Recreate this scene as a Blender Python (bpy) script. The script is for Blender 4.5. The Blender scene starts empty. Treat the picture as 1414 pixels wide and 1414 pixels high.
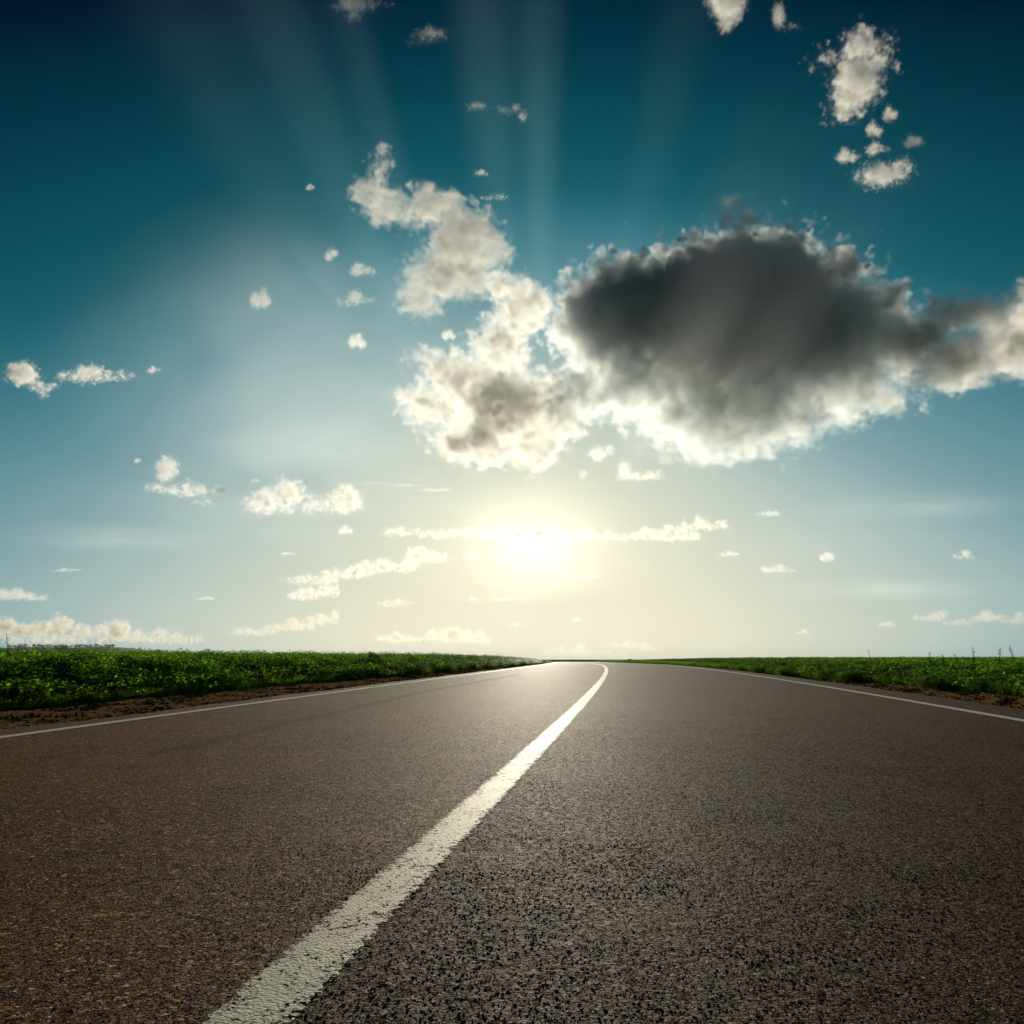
import bpy, bmesh, math, random
import numpy as np
from mathutils import Vector

sc = bpy.context.scene
C = sc.collection
R = math.radians

# ------------------------------------------------------------------ camera
F = 1110.0            # focal length in pixels of the 1414 px photograph
HOR = 910.5           # row of the true horizon in the photograph
EYE = 0.60            # camera height above the road
PITCH = math.atan((HOR - 707) / F)
cam = bpy.data.objects.new('camera', bpy.data.cameras.new('camera'))
C.objects.link(cam); sc.camera = cam
cam.location = (0, 0, EYE)
cam.rotation_euler = (R(90) + PITCH, 0, 0)
cam.data.sensor_width = 36
cam.data.lens = 36 * F / 1414
cam.data.clip_start = 0.05
cam.data.clip_end = 120000

def ray(px, py):
    x, y = (px - 707) / F, (707 - py) / F
    return Vector((x, math.cos(PITCH) - y * math.sin(PITCH), math.sin(PITCH) + y * math.cos(PITCH)))

# ------------------------------------------------------------------ sky and sun
SUN_PX = (738, 768)
sd = ray(*SUN_PX).normalized()
SUN_EL = math.asin(sd.z)
SUN_AZ = math.atan2(sd.x, sd.y)
w = bpy.data.worlds.new('World'); sc.world = w; w.use_nodes = True
nt = w.node_tree
sky = nt.nodes.new('ShaderNodeTexSky'); sky.sky_type = 'NISHITA'; sky.sun_disc = False
sky.sun_elevation = SUN_EL; sky.sun_rotation = SUN_AZ
sky.air_density = 1.0; sky.dust_density = 1.0; sky.ozone_density = 1.0
# the photograph's film look: the sky's own brightness keyed to its teal-to-cream tones
bw = nt.nodes.new('ShaderNodeRGBToBW'); nt.links.new(sky.outputs[0], bw.inputs[0])
lg = nt.nodes.new('ShaderNodeMath'); lg.operation = 'LOGARITHM'; lg.inputs[1].default_value = 2.0
nt.links.new(bw.outputs[0], lg.inputs[0])
mp = nt.nodes.new('ShaderNodeMapRange')
LO, HI = math.log2(1.25), math.log2(80)
mp.inputs[1].default_value = LO; mp.inputs[2].default_value = HI
nt.links.new(lg.outputs[0], mp.inputs[0])
cr = nt.nodes.new('ShaderNodeValToRGB'); nt.links.new(mp.outputs[0], cr.inputs[0])
def lin(c): return tuple((v / 255 / 12.92 if v / 255 <= .04045 else ((v / 255 + .055) / 1.055) ** 2.4) for v in c)
RAMP = [(1.55, (0, 10, 38)), (1.72, (0, 32, 54)), (2.2, (0, 66, 80)), (3.0, (16, 92, 106)), (3.6, (56, 119, 132)), (4.5, (92, 141, 152)),
        (5.9, (122, 159, 165)), (7.8, (158, 184, 183)), (11.0, (188, 203, 193)), (20.0, (222, 224, 201)), (34.0, (242, 236, 207)), (60.0, (254, 246, 218))]
cr.color_ramp.interpolation = 'B_SPLINE'
el = cr.color_ramp.elements
while len(el) > 1: el.remove(el[-1])
for i, (L, c) in enumerate(RAMP):
    t = (math.log2(L) - LO) / (HI - LO)
    e = el[0] if i == 0 else el.new(t)
    e.position = t; e.color = (*lin(c), 1)
gain = nt.nodes.new('ShaderNodeVectorMath'); gain.operation = 'SCALE'; gain.inputs['Scale'].default_value = 10.0
nt.links.new(cr.outputs[0], gain.inputs[0])
w.cycles.sampling_method = 'NONE'          # the sky is smooth: leave the direct light samples to the sun
bg = nt.nodes['Background']; bg.inputs[1].default_value = 0.1
nt.links.new(gain.outputs[0], bg.inputs[0])

sun = bpy.data.lights.new('sun', 'SUN'); sun.energy = 5.0; sun.angle = R(0.5); sun.color = (1.0, 0.90, 0.71)
so = bpy.data.objects.new('sun', sun); C.objects.link(so)
so.rotation_euler = sd.to_track_quat('Z', 'Y').to_euler()

vs = sc.view_settings
vs.view_transform = 'Standard'; vs.look = 'None'; vs.exposure = 0.0; vs.gamma = 1.0
cy = sc.cycles
cy.max_bounces = 6; cy.diffuse_bounces = 2; cy.glossy_bounces = 2; cy.transmission_bounces = 3; cy.transparent_max_bounces = 96
cy.volume_bounces = 4; cy.volume_step_rate = 3.5; cy.volume_max_steps = 120
cy.use_adaptive_sampling = True; cy.adaptive_threshold = 0.02
cy.use_denoising = True

class Tree:
    def __init__(s, name):
        s.g = bpy.data.node_groups.new(name, 'GeometryNodeTree')
        s.g.interface.new_socket('Geometry', in_out='OUTPUT', socket_type='NodeSocketGeometry')
    def n(s, t, **k):
        x = s.g.nodes.new(t)
        for a, b in k.items(): setattr(x, a, b)
        return x
    def put(s, node, i, v):
        if isinstance(v, bpy.types.NodeSocket): s.g.links.new(v, node.inputs[i])
        else: node.inputs[i].default_value = v
    def math(s, op, a, b=0.0, c=0.0, clamp=False):
        x = s.n('ShaderNodeMath', operation=op, use_clamp=clamp)
        s.put(x, 0, a); s.put(x, 1, b); s.put(x, 2, c)
        return x.outputs[0]
    def vec(s, op, a, b=None, c=None):
        x = s.n('ShaderNodeVectorMath', operation=op)
        s.put(x, 0, a)
        if b is not None: s.put(x, 1, b)
        if c is not None: s.put(x, 2, c)
        return x.outputs['Value'] if op == 'LENGTH' else x.outputs[0]

def lobed(blobs, rnd):
    """Turn flat patches into a row of rounded heads standing on a level base."""
    out = []
    for px, py, rx, ry in blobs:
        if rx < 1.5 * ry: out.append((px, py, rx, ry)); continue
        n = max(3, int(round(1.7 * rx / ry)))
        for i in range(n):
            t = (i + .5) / n * 2 - 1
            env = math.sqrt(max(.12, 1 - t * t))
            r = ry * rnd.uniform(.45, .9) * (.45 + .55 * env)
            out.append((px + t * rx * .92 + rnd.uniform(-.3, .3) * r, py + ry * .62 - r * rnd.uniform(.7, 1.0), r * rnd.uniform(1.0, 1.35), r))
        out.append((px, py + ry * .35, rx * .85, ry * .42))
    return out

# ------------------------------------------------------------------ helpers
def mesh_obj(name, verts, faces, mat=None, parent=None, smooth=False, link=True):
    me = bpy.data.meshes.new(name)
    me.from_pydata([tuple(v) for v in verts], [], faces)
    if mat: me.materials.append(mat)
    if smooth: me.polygons.foreach_set('use_smooth', [True] * len(me.polygons))
    me.update()
    ob = bpy.data.objects.new(name, me)
    if link: C.objects.link(ob)
    if parent: ob.parent = parent
    return ob
def tag(ob, label=None, cat=None, group=None, kind=None):
    for k, v in (('label', label), ('category', cat), ('group', group), ('kind', kind)):
        if v: ob[k] = v
    return ob

class Mat:
    """Small helper round a material's node tree."""
    def __init__(s, name):
        s.m = bpy.data.materials.new(name); s.m.use_nodes = True
        s.t = s.m.node_tree; s.N = s.t.nodes; s.b = s.N['Principled BSDF']; s.o = s.N['Material Output']
        s.co = s.N.new('ShaderNodeTexCoord').outputs['Object']
    def put(s, node, i, v):
        if isinstance(v, bpy.types.NodeSocket): s.t.links.new(v, node.inputs[i])
        else: node.inputs[i].default_value = v
    def math(s, op, a, b=0.0, c=0.0, clamp=False):
        x = s.N.new('ShaderNodeMath'); x.operation = op; x.use_clamp = clamp
        s.put(x, 0, a); s.put(x, 1, b); s.put(x, 2, c); return x.outputs[0]
    def noise(s, scale, detail=3.0, rough=.5, co=None, out=0):
        x = s.N.new('ShaderNodeTexNoise'); s.put(x, 'Vector', co or s.co)
        x.inputs['Scale'].default_value = scale; x.inputs['Detail'].default_value = detail; x.inputs['Roughness'].default_value = rough
        return x.outputs[out]
    def voro(s, scale, feature='F1', out='Distance', co=None):
        x = s.N.new('ShaderNodeTexVoronoi'); x.feature = feature; s.put(x, 'Vector', co or s.co); x.inputs['Scale'].default_value = scale
        return x.outputs[out]
    def rng(s, v, a, b, c=0.0, d=1.0):
        x = s.N.new('ShaderNodeMapRange'); s.put(x, 0, v)
        for i, q in enumerate((a, b, c, d)): x.inputs[i + 1].default_value = q
        return x.outputs[0]
    def mix(s, f, a, b, mode='MIX'):
        x = s.N.new('ShaderNodeMix'); x.data_type = 'RGBA'; x.blend_type = mode
        s.put(x, 0, f)
        for i, v in ((6, a), (7, b)): s.put(x, i, v if isinstance(v, bpy.types.NodeSocket) else (*v, 1))
        return x.outputs[2]
    def ramp(s, f, stops):
        x = s.N.new('ShaderNodeValToRGB'); s.put(x, 0, f); el = x.color_ramp.elements
        while len(el) > 1: el.remove(el[-1])
        for i, (p, c) in enumerate(stops):
            e = el[0] if i == 0 else el.new(p)
            e.position = p; e.color = (*c, 1)
        return x.outputs[0]
    def bump(s, h, dist, strength=1.0):
        x = s.N.new('ShaderNodeBump'); s.put(x, 'Height', h); x.inputs['Distance'].default_value = dist; x.inputs['Strength'].default_value = strength
        s.put(s.b, 'Normal', x.outputs[0]); return x.outputs[0]
    def attr(s, name, out='Color'):
        x = s.N.new('ShaderNodeAttribute'); x.attribute_name = name; return x.outputs[out]

# ------------------------------------------------------------------ shape of the land
def rise(Y):                     # a gentle climb that eases off some 50 m ahead
    u = np.maximum(np.asarray(Y, float), 0)
    return .27 * (1 - np.exp(-u * u / (u + 4) / 22)) - .0017 * np.clip(u - 50, 0, 150)
def zr(Y):                       # the road tips over a low crest about 190 m ahead
    Y = np.asarray(Y, float)
    return rise(Y) - .5 * (np.maximum(np.minimum(Y, 700) - 190, 0) / 60) ** 1.5
def xc(Y):                       # centre line of the road: a long bend to the left that runs out straight
    Y = np.asarray(Y, float); q = np.minimum(Y, 70)
    return -.67 + .158 * q - .00068 * q * q + .0628 * np.maximum(Y - 70, 0)
def zf(Y):                       # the fields roll over the same crest more slowly
    Y = np.asarray(Y, float)
    return rise(Y) - .9 * (np.maximum(np.minimum(Y, 400) - 200, 0) / 120) ** 1.3
LE, RE = -4.35, 4.80             # asphalt edges, metres from the centre line
rs = np.random.default_rng(5)

def ground_z(x, y):
    o = x - xc(y)
    d = np.maximum(np.maximum(LE - o, o - RE), 0)            # distance outside the asphalt
    t = np.clip((d - .3) / 5.0, 0, 1); t = t * t * (3 - 2 * t)
    z = (zr(y) - .035) * (1 - t) + zf(y) * t
    return z + .05 * np.exp(-((d - 1.0) / .6) ** 2) * (d > 0)  # a low ridge of ploughed soil along the edge

# soil and crop ground, one sheet out to the horizon
def graded(fine, step, far, grow):
    a = list(np.arange(0, fine, step)); s = step
    while a[-1] < far: s *= grow; a.append(a[-1] + s)
    return np.minimum(np.array(a), far)
gx = graded(14, .25, 12000, 1.13); gx = np.concatenate([-gx[:0:-1], gx]) + .13
gy = np.concatenate([-graded(2, 1, 12000, 1.5)[:0:-1], graded(45, .35, 12000, 1.09)]) + .07
XX, YY = np.meshgrid(gx, gy)
ZZ = ground_z(XX, YY)
near = (np.abs(XX) < 30) & (YY < 60)
dd = np.maximum(np.maximum(LE - (XX - xc(YY)), (XX - xc(YY)) - RE), 0)
ZZ = ZZ + np.where(near, np.clip((dd - .1) / .5, 0, 1) * rs.uniform(-.015, .03, ZZ.shape), 0)
nx, ny = len(gx), len(gy)
idx = np.arange(nx * ny).reshape(ny, nx)
faces = np.stack([idx[:-1, :-1], idx[:-1, 1:], idx[1:, 1:], idx[1:, :-1]], -1).reshape(-1, 4)

g = Mat('soil')
n1 = g.noise(9, 6, .65); n2 = g.noise(60, 4, .6); n3 = g.noise(1.2, 3)
soil = g.ramp(n1, [(.3, (.11, .064, .029)), (.5, (.29, .172, .080)), (.68, (.44, .28, .14))])
soil = g.mix(g.rng(n2, .35, .7), soil, (.13, .075, .034))
sx = g.N.new('ShaderNodeSeparateXYZ'); g.put(sx, 0, g.co)
far = g.rng(sx.outputs[1], 120, 190)
green = g.mix(g.noise(.4, 5), (.025, .06, .008), (.06, .12, .02))
g.put(g.b, 'Base Color', g.mix(far, soil, green))
g.b.inputs['Roughness'].default_value = .95; g.b.inputs['Specular IOR Level'].default_value = .0
g.bump(g.math('ADD', n1, g.math('MULTIPLY', n2, .4)), .05)
ground = mesh_obj('ground', np.stack([XX, YY, ZZ], -1).reshape(-1, 3), faces.tolist(), g.m, smooth=True)
tag(ground, kind='structure')

# ------------------------------------------------------------------ road
ry = np.concatenate([np.arange(-6, 12, .25), np.arange(12, 60, .5), np.arange(60, 200, 2), np.arange(200, 420, 10)])
def across(offs, lift):
    """Strip that follows the road; offs are distances from the centre line."""
    sl = .158 - .00136 * np.minimum(ry, 70); n = np.sqrt(1 + sl * sl)
    V = []
    for j, Y in enumerate(ry):
        for o in offs:
            o_ = o(Y) if callable(o) else o
            x = xc(Y) + o_ / n[j]; y = Y - o_ * sl[j] / n[j]
            V.append((x, y, zr(y) + lift))
    m = len(offs); Fc = []
    for j in range(len(ry) - 1):
        for i in range(m - 1):
            a = j * m + i; Fc.append((a, a + 1, a + m + 1, a + m))
    return V, Fc

a = Mat('asphalt')
# stones in tar: cells of about 8 mm, each of its own shade, with dark gaps
def cells(sc_):
    x = a.N.new('ShaderNodeTexVoronoi'); a.put(x, 'Vector', a.co); x.inputs['Scale'].default_value = sc_
    q = a.N.new('ShaderNodeSeparateColor'); a.put(q, 0, x.outputs['Color']); return x.outputs['Distance'], q.outputs
d1, s1 = cells(115); d2, s2 = cells(300); d3, s3 = cells(42)
stone = a.ramp(s1[0], [(0, (.024, .0095, .003)), (.45, (.080, .036, .0115)), (.8, (.165, .080, .028)), (1, (.44, .26, .115))])
grit = a.ramp(s2[1], [(0, (.0105, .0042, .0014)), (.6, (.069, .033, .011)), (1, (.19, .10, .038))])
col = a.mix(a.rng(s1[2], .35, .5), grit, stone)
col = a.mix(a.math('MULTIPLY', a.rng(d1, .45, .75), .75), col, (.010, .007, .005))
# coarser speckle that still reads a few metres away: open pits and pale stones
pit = a.rng(a.noise(34, 4, .75), .50, .60)
col = a.mix(a.math('MULTIPLY', pit, .62), col, (.010, .0075, .0055))
pale = a.rng(s3[0], .88, .93)
col = a.mix(a.math('MULTIPLY', pale, a.rng(d3, .35, .25)), col, (.30, .225, .145))
wear = a.noise(.55, 5, .6); blot = a.noise(3.2, 5, .65)
col = a.mix(a.rng(wear, .35, .7, 0, .34), col, (.128, .064, .024))
col = a.mix(a.rng(blot, .50, .72, 0, .45), col, (.015, .011, .008))
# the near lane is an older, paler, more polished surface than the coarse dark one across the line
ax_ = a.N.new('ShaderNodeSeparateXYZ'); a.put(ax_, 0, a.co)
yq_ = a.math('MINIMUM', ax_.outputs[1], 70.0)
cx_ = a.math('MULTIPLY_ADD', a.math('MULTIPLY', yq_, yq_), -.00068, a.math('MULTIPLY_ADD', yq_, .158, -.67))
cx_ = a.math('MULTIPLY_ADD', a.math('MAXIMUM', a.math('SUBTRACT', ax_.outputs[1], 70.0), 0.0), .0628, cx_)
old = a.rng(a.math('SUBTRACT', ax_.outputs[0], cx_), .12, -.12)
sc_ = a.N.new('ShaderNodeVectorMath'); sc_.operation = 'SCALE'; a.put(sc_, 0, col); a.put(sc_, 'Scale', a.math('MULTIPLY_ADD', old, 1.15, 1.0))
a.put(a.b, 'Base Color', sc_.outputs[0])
a.put(a.b, 'Roughness', a.rng(a.noise(34, 4, .75), .3, .7, .70, .86))
a.put(a.b, 'Specular IOR Level', a.rng(s1[1], 0, 1, .0, .055))
a.b.inputs['Specular Tint'].default_value = (1.0, .88, .70, 1)
h = a.math('ADD', a.math('MULTIPLY', d1, -1.0), a.math('MULTIPLY', a.noise(260, 3), .8))
h = a.math('ADD', h, a.math('MULTIPLY', d2, -.5))
h = a.math('ADD', h, a.math('MULTIPLY', a.noise(34, 4, .75), -3.0))
a.bump(h, .004, 1.0)
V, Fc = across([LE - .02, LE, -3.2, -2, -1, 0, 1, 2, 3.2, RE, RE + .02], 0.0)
m = 11
for j in range(len(ry)):                               # ragged broken edge that drops to the soil
    for i, s in ((0, -1), (1, -1), (9, 1), (10, 1)):
        x, y, z = V[j * m + i]; wob = s * .05 * math.sin(y * 1.7 + i // 5) * math.sin(y * .61) + s * .02 * rs.uniform(-1, 1) * (1 if i in (1, 9) else 0)
        V[j * m + i] = (x + wob, y, z - (.06 if i in (0, 10) else 0))
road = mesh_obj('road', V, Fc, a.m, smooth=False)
tag(road, kind='structure')

def paint(name, tone, worn, edge):
    p = Mat(name)
    pc = p.mix(p.rng(p.noise(7, 5), .35, .7), tone, tuple(v * .82 for v in tone))
    pc = p.mix(p.rng(p.noise(90, 3), .55, .75, 0, .55), pc, tuple(v * .55 for v in tone))
    p.put(p.b, 'Base Color', pc); p.b.inputs['Roughness'].default_value = .7; p.b.inputs['Specular IOR Level'].default_value = .22
    p.bump(p.math('ADD', p.math('MULTIPLY', p.voro(120), -1), p.noise(260, 2)), .002, .4)
    across_ = p.attr('side', 'Fac')                        # 0 in the middle of the line, 1 at its edges
    wob = p.math('MULTIPLY_ADD', p.noise(48, 4, .7), 1.7, p.math('MULTIPLY_ADD', p.noise(170, 3, .6), 1.3, -1.52))
    gone = p.math('ADD', p.math('MULTIPLY', p.math('POWER', across_, 5.0), edge), p.math('MULTIPLY_ADD', p.noise(5, 3), worn, wob))
    hole = p.rng(gone, .38, .47)
    tr = p.N.new('ShaderNodeBsdfTransparent'); mx = p.N.new('ShaderNodeMixShader')
    p.put(mx, 0, hole); p.put(mx, 1, p.b.outputs[0]); p.put(mx, 2, tr.outputs[0]); p.put(p.o, 0, mx.outputs[0])
    return p.m
def line(name, mid, half, mat):
    V, Fc = across([mid - half, mid - half * .5, mid, mid + half * .5, mid + half], .004)
    ob = mesh_obj(name, V, Fc, mat, parent=road)
    at = ob.data.attributes.new('side', 'FLOAT', 'POINT')
    at.data.foreach_set('value', [abs(k % 5 - 2) / 2 for k in range(len(V))])
    return ob
PAINT = paint('centre_paint', (.84, .80, .56), .50, .55)
EDGEP = paint('edge_paint', (.78, .76, .68), .25, .35)
line('center_line', 0.0, .082, PAINT)
line('edge_line', -3.93, .065, EDGEP)
line('edge_line', 4.10, .065, EDGEP)

# a dark tyre mark that drifts across the near lane
tm = Mat('tyre_rubber')
tm.b.inputs['Base Color'].default_value = (.014, .011, .009, 1); tm.b.inputs['Roughness'].default_value = .95; tm.b.inputs['Specular IOR Level'].default_value = .05
tr = tm.N.new('ShaderNodeBsdfTransparent'); mx = tm.N.new('ShaderNodeMixShader')
tm.put(mx, 0, tm.rng(tm.math('ADD', tm.noise(60, 4, .7), tm.math('MULTIPLY', tm.math('POWER', tm.attr('side', 'Fac'), 2.0), .35)), .42, .60, .40, 1.0))
tm.put(mx, 1, tm.b.outputs[0]); tm.put(mx, 2, tr.outputs[0]); tm.put(tm.o, 0, mx.outputs[0])
def tyre_mark(off, half, y0, y1):
    V, Fc = across([(lambda Y, o=off, k=k: o(Y) + k * half) for k in (-1, -.5, 0, .5, 1)], .002)
    keep = [f for f in Fc if y0 < ry[f[0] // 5] < y1]
    ob = mesh_obj('tyre_mark', V, keep, tm.m, parent=road)
    at = ob.data.attributes.new('side', 'FLOAT', 'POINT')
    at.data.foreach_set('value', [abs(k % 5 - 2) / 2 for k in range(len(V))])
tyre_mark(lambda Y: -2.35 - .012 * Y + .12 * math.sin(Y * .35), .17, 4.5, 24)
# ------------------------------------------------------------------ instancing of stuff (many small pieces in one object)
def scatter(name, protos, pts, rot, scl, pid, mats, parent=None, kind='stuff', attrs=None):
    """One object: its mesh holds the prototype pieces and one loose point for each copy."""
    V, Fc, P, MI, COL = [], [], [], [], []
    for k, (pv, pf, pm, pc) in enumerate(protos):
        b = len(V); V += [tuple(v) for v in pv]; P += [k] * len(pv); Fc += [tuple(b + i for i in f) for f in pf]; MI += list(pm)
        COL += list(pc)
    n0 = len(V); npt = len(pts)
    V += [tuple(p) for p in pts]; P += [-1] * npt; COL += [0.0] * npt
    me = bpy.data.meshes.new(name); me.from_pydata(V, [], Fc)
    for mt in mats: me.materials.append(mt)
    me.polygons.foreach_set('material_index', MI)
    def fa(nm, typ, vals):
        at = me.attributes.new(nm, typ, 'POINT'); at.data.foreach_set('vector' if typ == 'FLOAT_VECTOR' else 'value', np.asarray(vals).ravel())
    fa('proto', 'INT', P); fa('shade', 'FLOAT', COL)
    z3 = np.zeros((n0, 3)); fa('turn', 'FLOAT_VECTOR', np.concatenate([z3, rot])); fa('size', 'FLOAT_VECTOR', np.concatenate([z3 + 1, scl]))
    fa('pick', 'INT', np.concatenate([np.zeros(n0, int), pid]))
    me.update()
    ob = bpy.data.objects.new(name, me); C.objects.link(ob)
    if parent: ob.parent = parent
    ob['kind'] = kind
    t = Tree(name)
    t.g.interface.new_socket('Geometry', in_out='INPUT', socket_type='NodeSocketGeometry')
    gi = t.n('NodeGroupInput'); join = t.n('GeometryNodeJoinGeometry')
    def named(nm, typ):
        x = t.n('GeometryNodeInputNamedAttribute', data_type=typ); x.inputs[0].default_value = nm
        return x.outputs[0]
    def equal(sock, v):
        c = t.n('FunctionNodeCompare', data_type='INT', operation='EQUAL')
        ins = [i for i in c.inputs if i.type == 'INT']; t.g.links.new(sock, ins[0]); ins[1].default_value = v
        return c.outputs[0]
    def split(geo, sel):
        s_ = t.n('GeometryNodeSeparateGeometry', domain='POINT'); t.put(s_, 0, geo); t.put(s_, 1, sel); return s_.outputs[0]
    pt = split(gi.outputs[0], equal(named('proto', 'INT'), -1))
    for k in range(len(protos)):
        pr = split(gi.outputs[0], equal(named('proto', 'INT'), k))
        ip = t.n('GeometryNodeInstanceOnPoints')
        t.put(ip, 'Points', pt); t.put(ip, 'Selection', equal(named('pick', 'INT'), k)); t.put(ip, 'Instance', pr)
        e2r = t.n('FunctionNodeEulerToRotation'); t.put(e2r, 0, named('turn', 'FLOAT_VECTOR'))
        t.put(ip, 'Rotation', e2r.outputs[0]); t.put(ip, 'Scale', named('size', 'FLOAT_VECTOR'))
        t.g.links.new(ip.outputs[0], join.inputs[0])
    go = t.n('NodeGroupOutput'); t.put(go, 0, join.outputs[0])
    ob.modifiers.new('pieces', 'NODES').node_group = t.g
    return ob

def hull(rng_, n=9, flat=.6):
    """A small angular stone: convex hull of a few random points."""
    p = rng_.normal(size=(n, 3)); p /= np.linalg.norm(p, axis=1)[:, None]; p *= rng_.uniform(.75, 1.1, (n, 1)); p[:, 2] *= flat
    bm = bmesh.new()
    for q in p: bm.verts.new(q)
    r = bmesh.ops.convex_hull(bm, input=bm.verts)
    loose = [v for v in bm.verts if not v.link_faces]
    for v in loose: bm.verts.remove(v)
    bm.verts.index_update()
    out = np.array([v.co[:] for v in bm.verts]), [tuple(v.index for v in f.verts) for f in bm.faces]
    bm.free(); return out
SH = [hull(rs, 9, .55) for _ in range(10)]

# stone chippings that stand proud of the tar close to the camera, laid in patches
ch = Mat('chippings')
ch.put(ch.b, 'Base Color', ch.mix(ch.rng(ch.noise(300, 2), .3, .7, 0, .5), ch.ramp(ch.attr('shade', 'Fac'),
    [(0, (.030, .0125, .0042)), (.4, (.090, .043, .015)), (.75, (.170, .088, .034)), (.93, (.33, .195, .09)), (1, (.55, .39, .23))]), (.03, .024, .018)))
ch.b.inputs['Roughness'].default_value = .8; ch.b.inputs['Specular IOR Level'].default_value = .0; ch.b.inputs['Specular Tint'].default_value = (1, .88, .7, 1)
PS = .30
def patch(count, lo, hi, up, pale=0.0):
    V, Fc, S = [], [], []
    for _ in range(count):
        v, f = SH[rs.integers(len(SH))]
        s = lo + (hi - lo) * rs.random() ** 2.6
        an = rs.uniform(0, 6.28); c_, s_ = math.cos(an), math.sin(an)
        x, y = rs.uniform(-PS / 2, PS / 2, 2)
        b = len(V); q = v * s
        q = np.stack([q[:, 0] * c_ - q[:, 1] * s_ * .8, q[:, 0] * s_ + q[:, 1] * c_ * .8, q[:, 2]], 1) + [x, y, -s * .55 + s * .55 * .27 + rs.uniform(.0002, .0002 + up)]
        V += q.tolist(); Fc += [tuple(b + i for i in ff) for ff in f]; S += [float(min(1.0, pale + (1 - pale) * rs.random() ** 1.15))] * len(v)
    return V, Fc, [0] * len(Fc), S
LV = [1.0, .72, .5, .33, .2, .1]
pp = [patch(int(1500 * q), .0020, .0062, .0004, .30) for q in LV] + [patch(int(1900 * q), .0020, .0080, .0005, .0) for q in LV]
pp += [patch(int(1700 * LV[0]), .0020, .0066, .0004, .30), patch(int(1900 * LV[0]), .0020, .0100, .0006, .0)]
P, Q, I = [], [], []
for y in np.arange(1.1, 9.2, PS):
    for x in np.arange(-4.2, 4.6, PS):
        if abs(x) > .66 * y + .35 or x < xc(y) + LE + .2 or x > xc(y) + RE - .2: continue
        q_ = int(rs.integers(4)); th = math.atan(float(zr(y + .1) - zr(y - .1)) / .2)
        P.append((x, y, float(zr(y)) + .0002)); Q.append(((th, 0, -th, 0)[q_], (0, -th, 0, th)[q_], q_ * math.pi / 2))
        right = x > xc(y)
        lv = int(np.clip((y - (1.5 if right else 1.15)) / 1.15 + rs.uniform(-.7, .7), 0, 6))
        if lv > 5: P.pop(); Q.pop(); continue
        I.append((lv + (6 if right else 0)) if lv or rs.random() < .5 else (13 if right else 12))
chips = scatter('stone_chippings', pp, np.array(P), np.array(Q), np.ones((len(P), 3)), np.array(I), [ch.m], parent=road)

# clods and pebbles of the bare verge
cl = Mat('clod')
cl.put(cl.b, 'Base Color', cl.mix(cl.rng(cl.noise(40, 4), .35, .65), cl.ramp(cl.attr('shade', 'Fac'), [(0, (.06, .032, .013)), (.6, (.17, .095, .042)), (1, (.29, .175, .085))]), (.09, .05, .022)))
cl.b.inputs['Roughness'].default_value = .95; cl.b.inputs['Specular IOR Level'].default_value = .0
cp = []
for k in range(8):
    v, f = hull(rs, 14, .75); cp.append((v.tolist(), f, [0] * len(f), [k / 7.0] * len(v)))
def verge(side, n, near_w, far_w, name, big):
    Y = 4.5 + 65 * rs.random(n) ** 2.2
    wd = np.interp(Y, [8, 20, 60], [near_w, far_w, far_w])
    o = rs.random(n) ** .9 * wd + .06
    x = xc(Y) + (LE - o if side < 0 else RE + o)
    z = ground_z(x, Y)
    s = (.004 + big * rs.random(n) ** 4.0) * np.interp(Y, [5, 50], [1, 1.5])
    pts = np.stack([x, Y, z + s * .2], 1)
    ro = np.stack([rs.normal(0, .3, n), rs.normal(0, .3, n), rs.uniform(0, 6.28, n)], 1)
    return scatter(name, cp, pts, ro, np.stack([s, s, s], 1), rs.integers(0, 8, n), [cl.m])
tag(verge(-1, 30000, 1.9, 1.3, 'soil_clods', .024), 'loose brown soil clods on the wide bare verge beside the road')
tag(verge(1, 20000, 1.5, .8, 'verge_gravel', .024), 'dark gravel and clods on the narrow verge beside the wide lane')

# ------------------------------------------------------------------ plants
def leaf_material(name, dark, light, trans, rough=.55):
    p = Mat(name)
    oi = p.N.new('ShaderNodeObjectInfo')
    f = p.math('ADD', p.math('MULTIPLY', p.attr('shade', 'Fac'), .65), p.math('MULTIPLY', oi.outputs['Random'], .35))
    p.put(p.b, 'Base Color', p.mix(f, dark, light)); p.b.inputs['Roughness'].default_value = rough
    p.b.inputs['Specular IOR Level'].default_value = .04
    tl = p.N.new('ShaderNodeBsdfTranslucent'); p.put(tl, 0, p.mix(f, tuple(v * .75 for v in trans), trans))
    mx = p.N.new('ShaderNodeMixShader'); mx.inputs[0].default_value = .5
    p.put(mx, 1, p.b.outputs[0]); p.put(mx, 2, tl.outputs[0]); p.put(p.o, 0, mx.outputs[0])
    return p.m
LEAF = leaf_material('crop_leaf', (.018, .062, .005), (.075, .165, .012), (.24, .55, .02))
WEED = leaf_material('weed_leaf', (.028, .072, .006), (.090, .165, .016), (.26, .48, .025))
DARK = leaf_material('dry_leaf', (.012, .022, .006), (.030, .045, .012), (.04, .07, .012), .7)
st = Mat('stem'); st.b.inputs['Base Color'].default_value = (.045, .060, .018, 1); st.b.inputs['Roughness'].default_value = .7
STEM = st.m
sb = Mat('dry_stem'); sb.b.inputs['Base Color'].default_value = (.030, .024, .014, 1); sb.b.inputs['Roughness'].default_value = .8
DRYSTEM = sb.m

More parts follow.
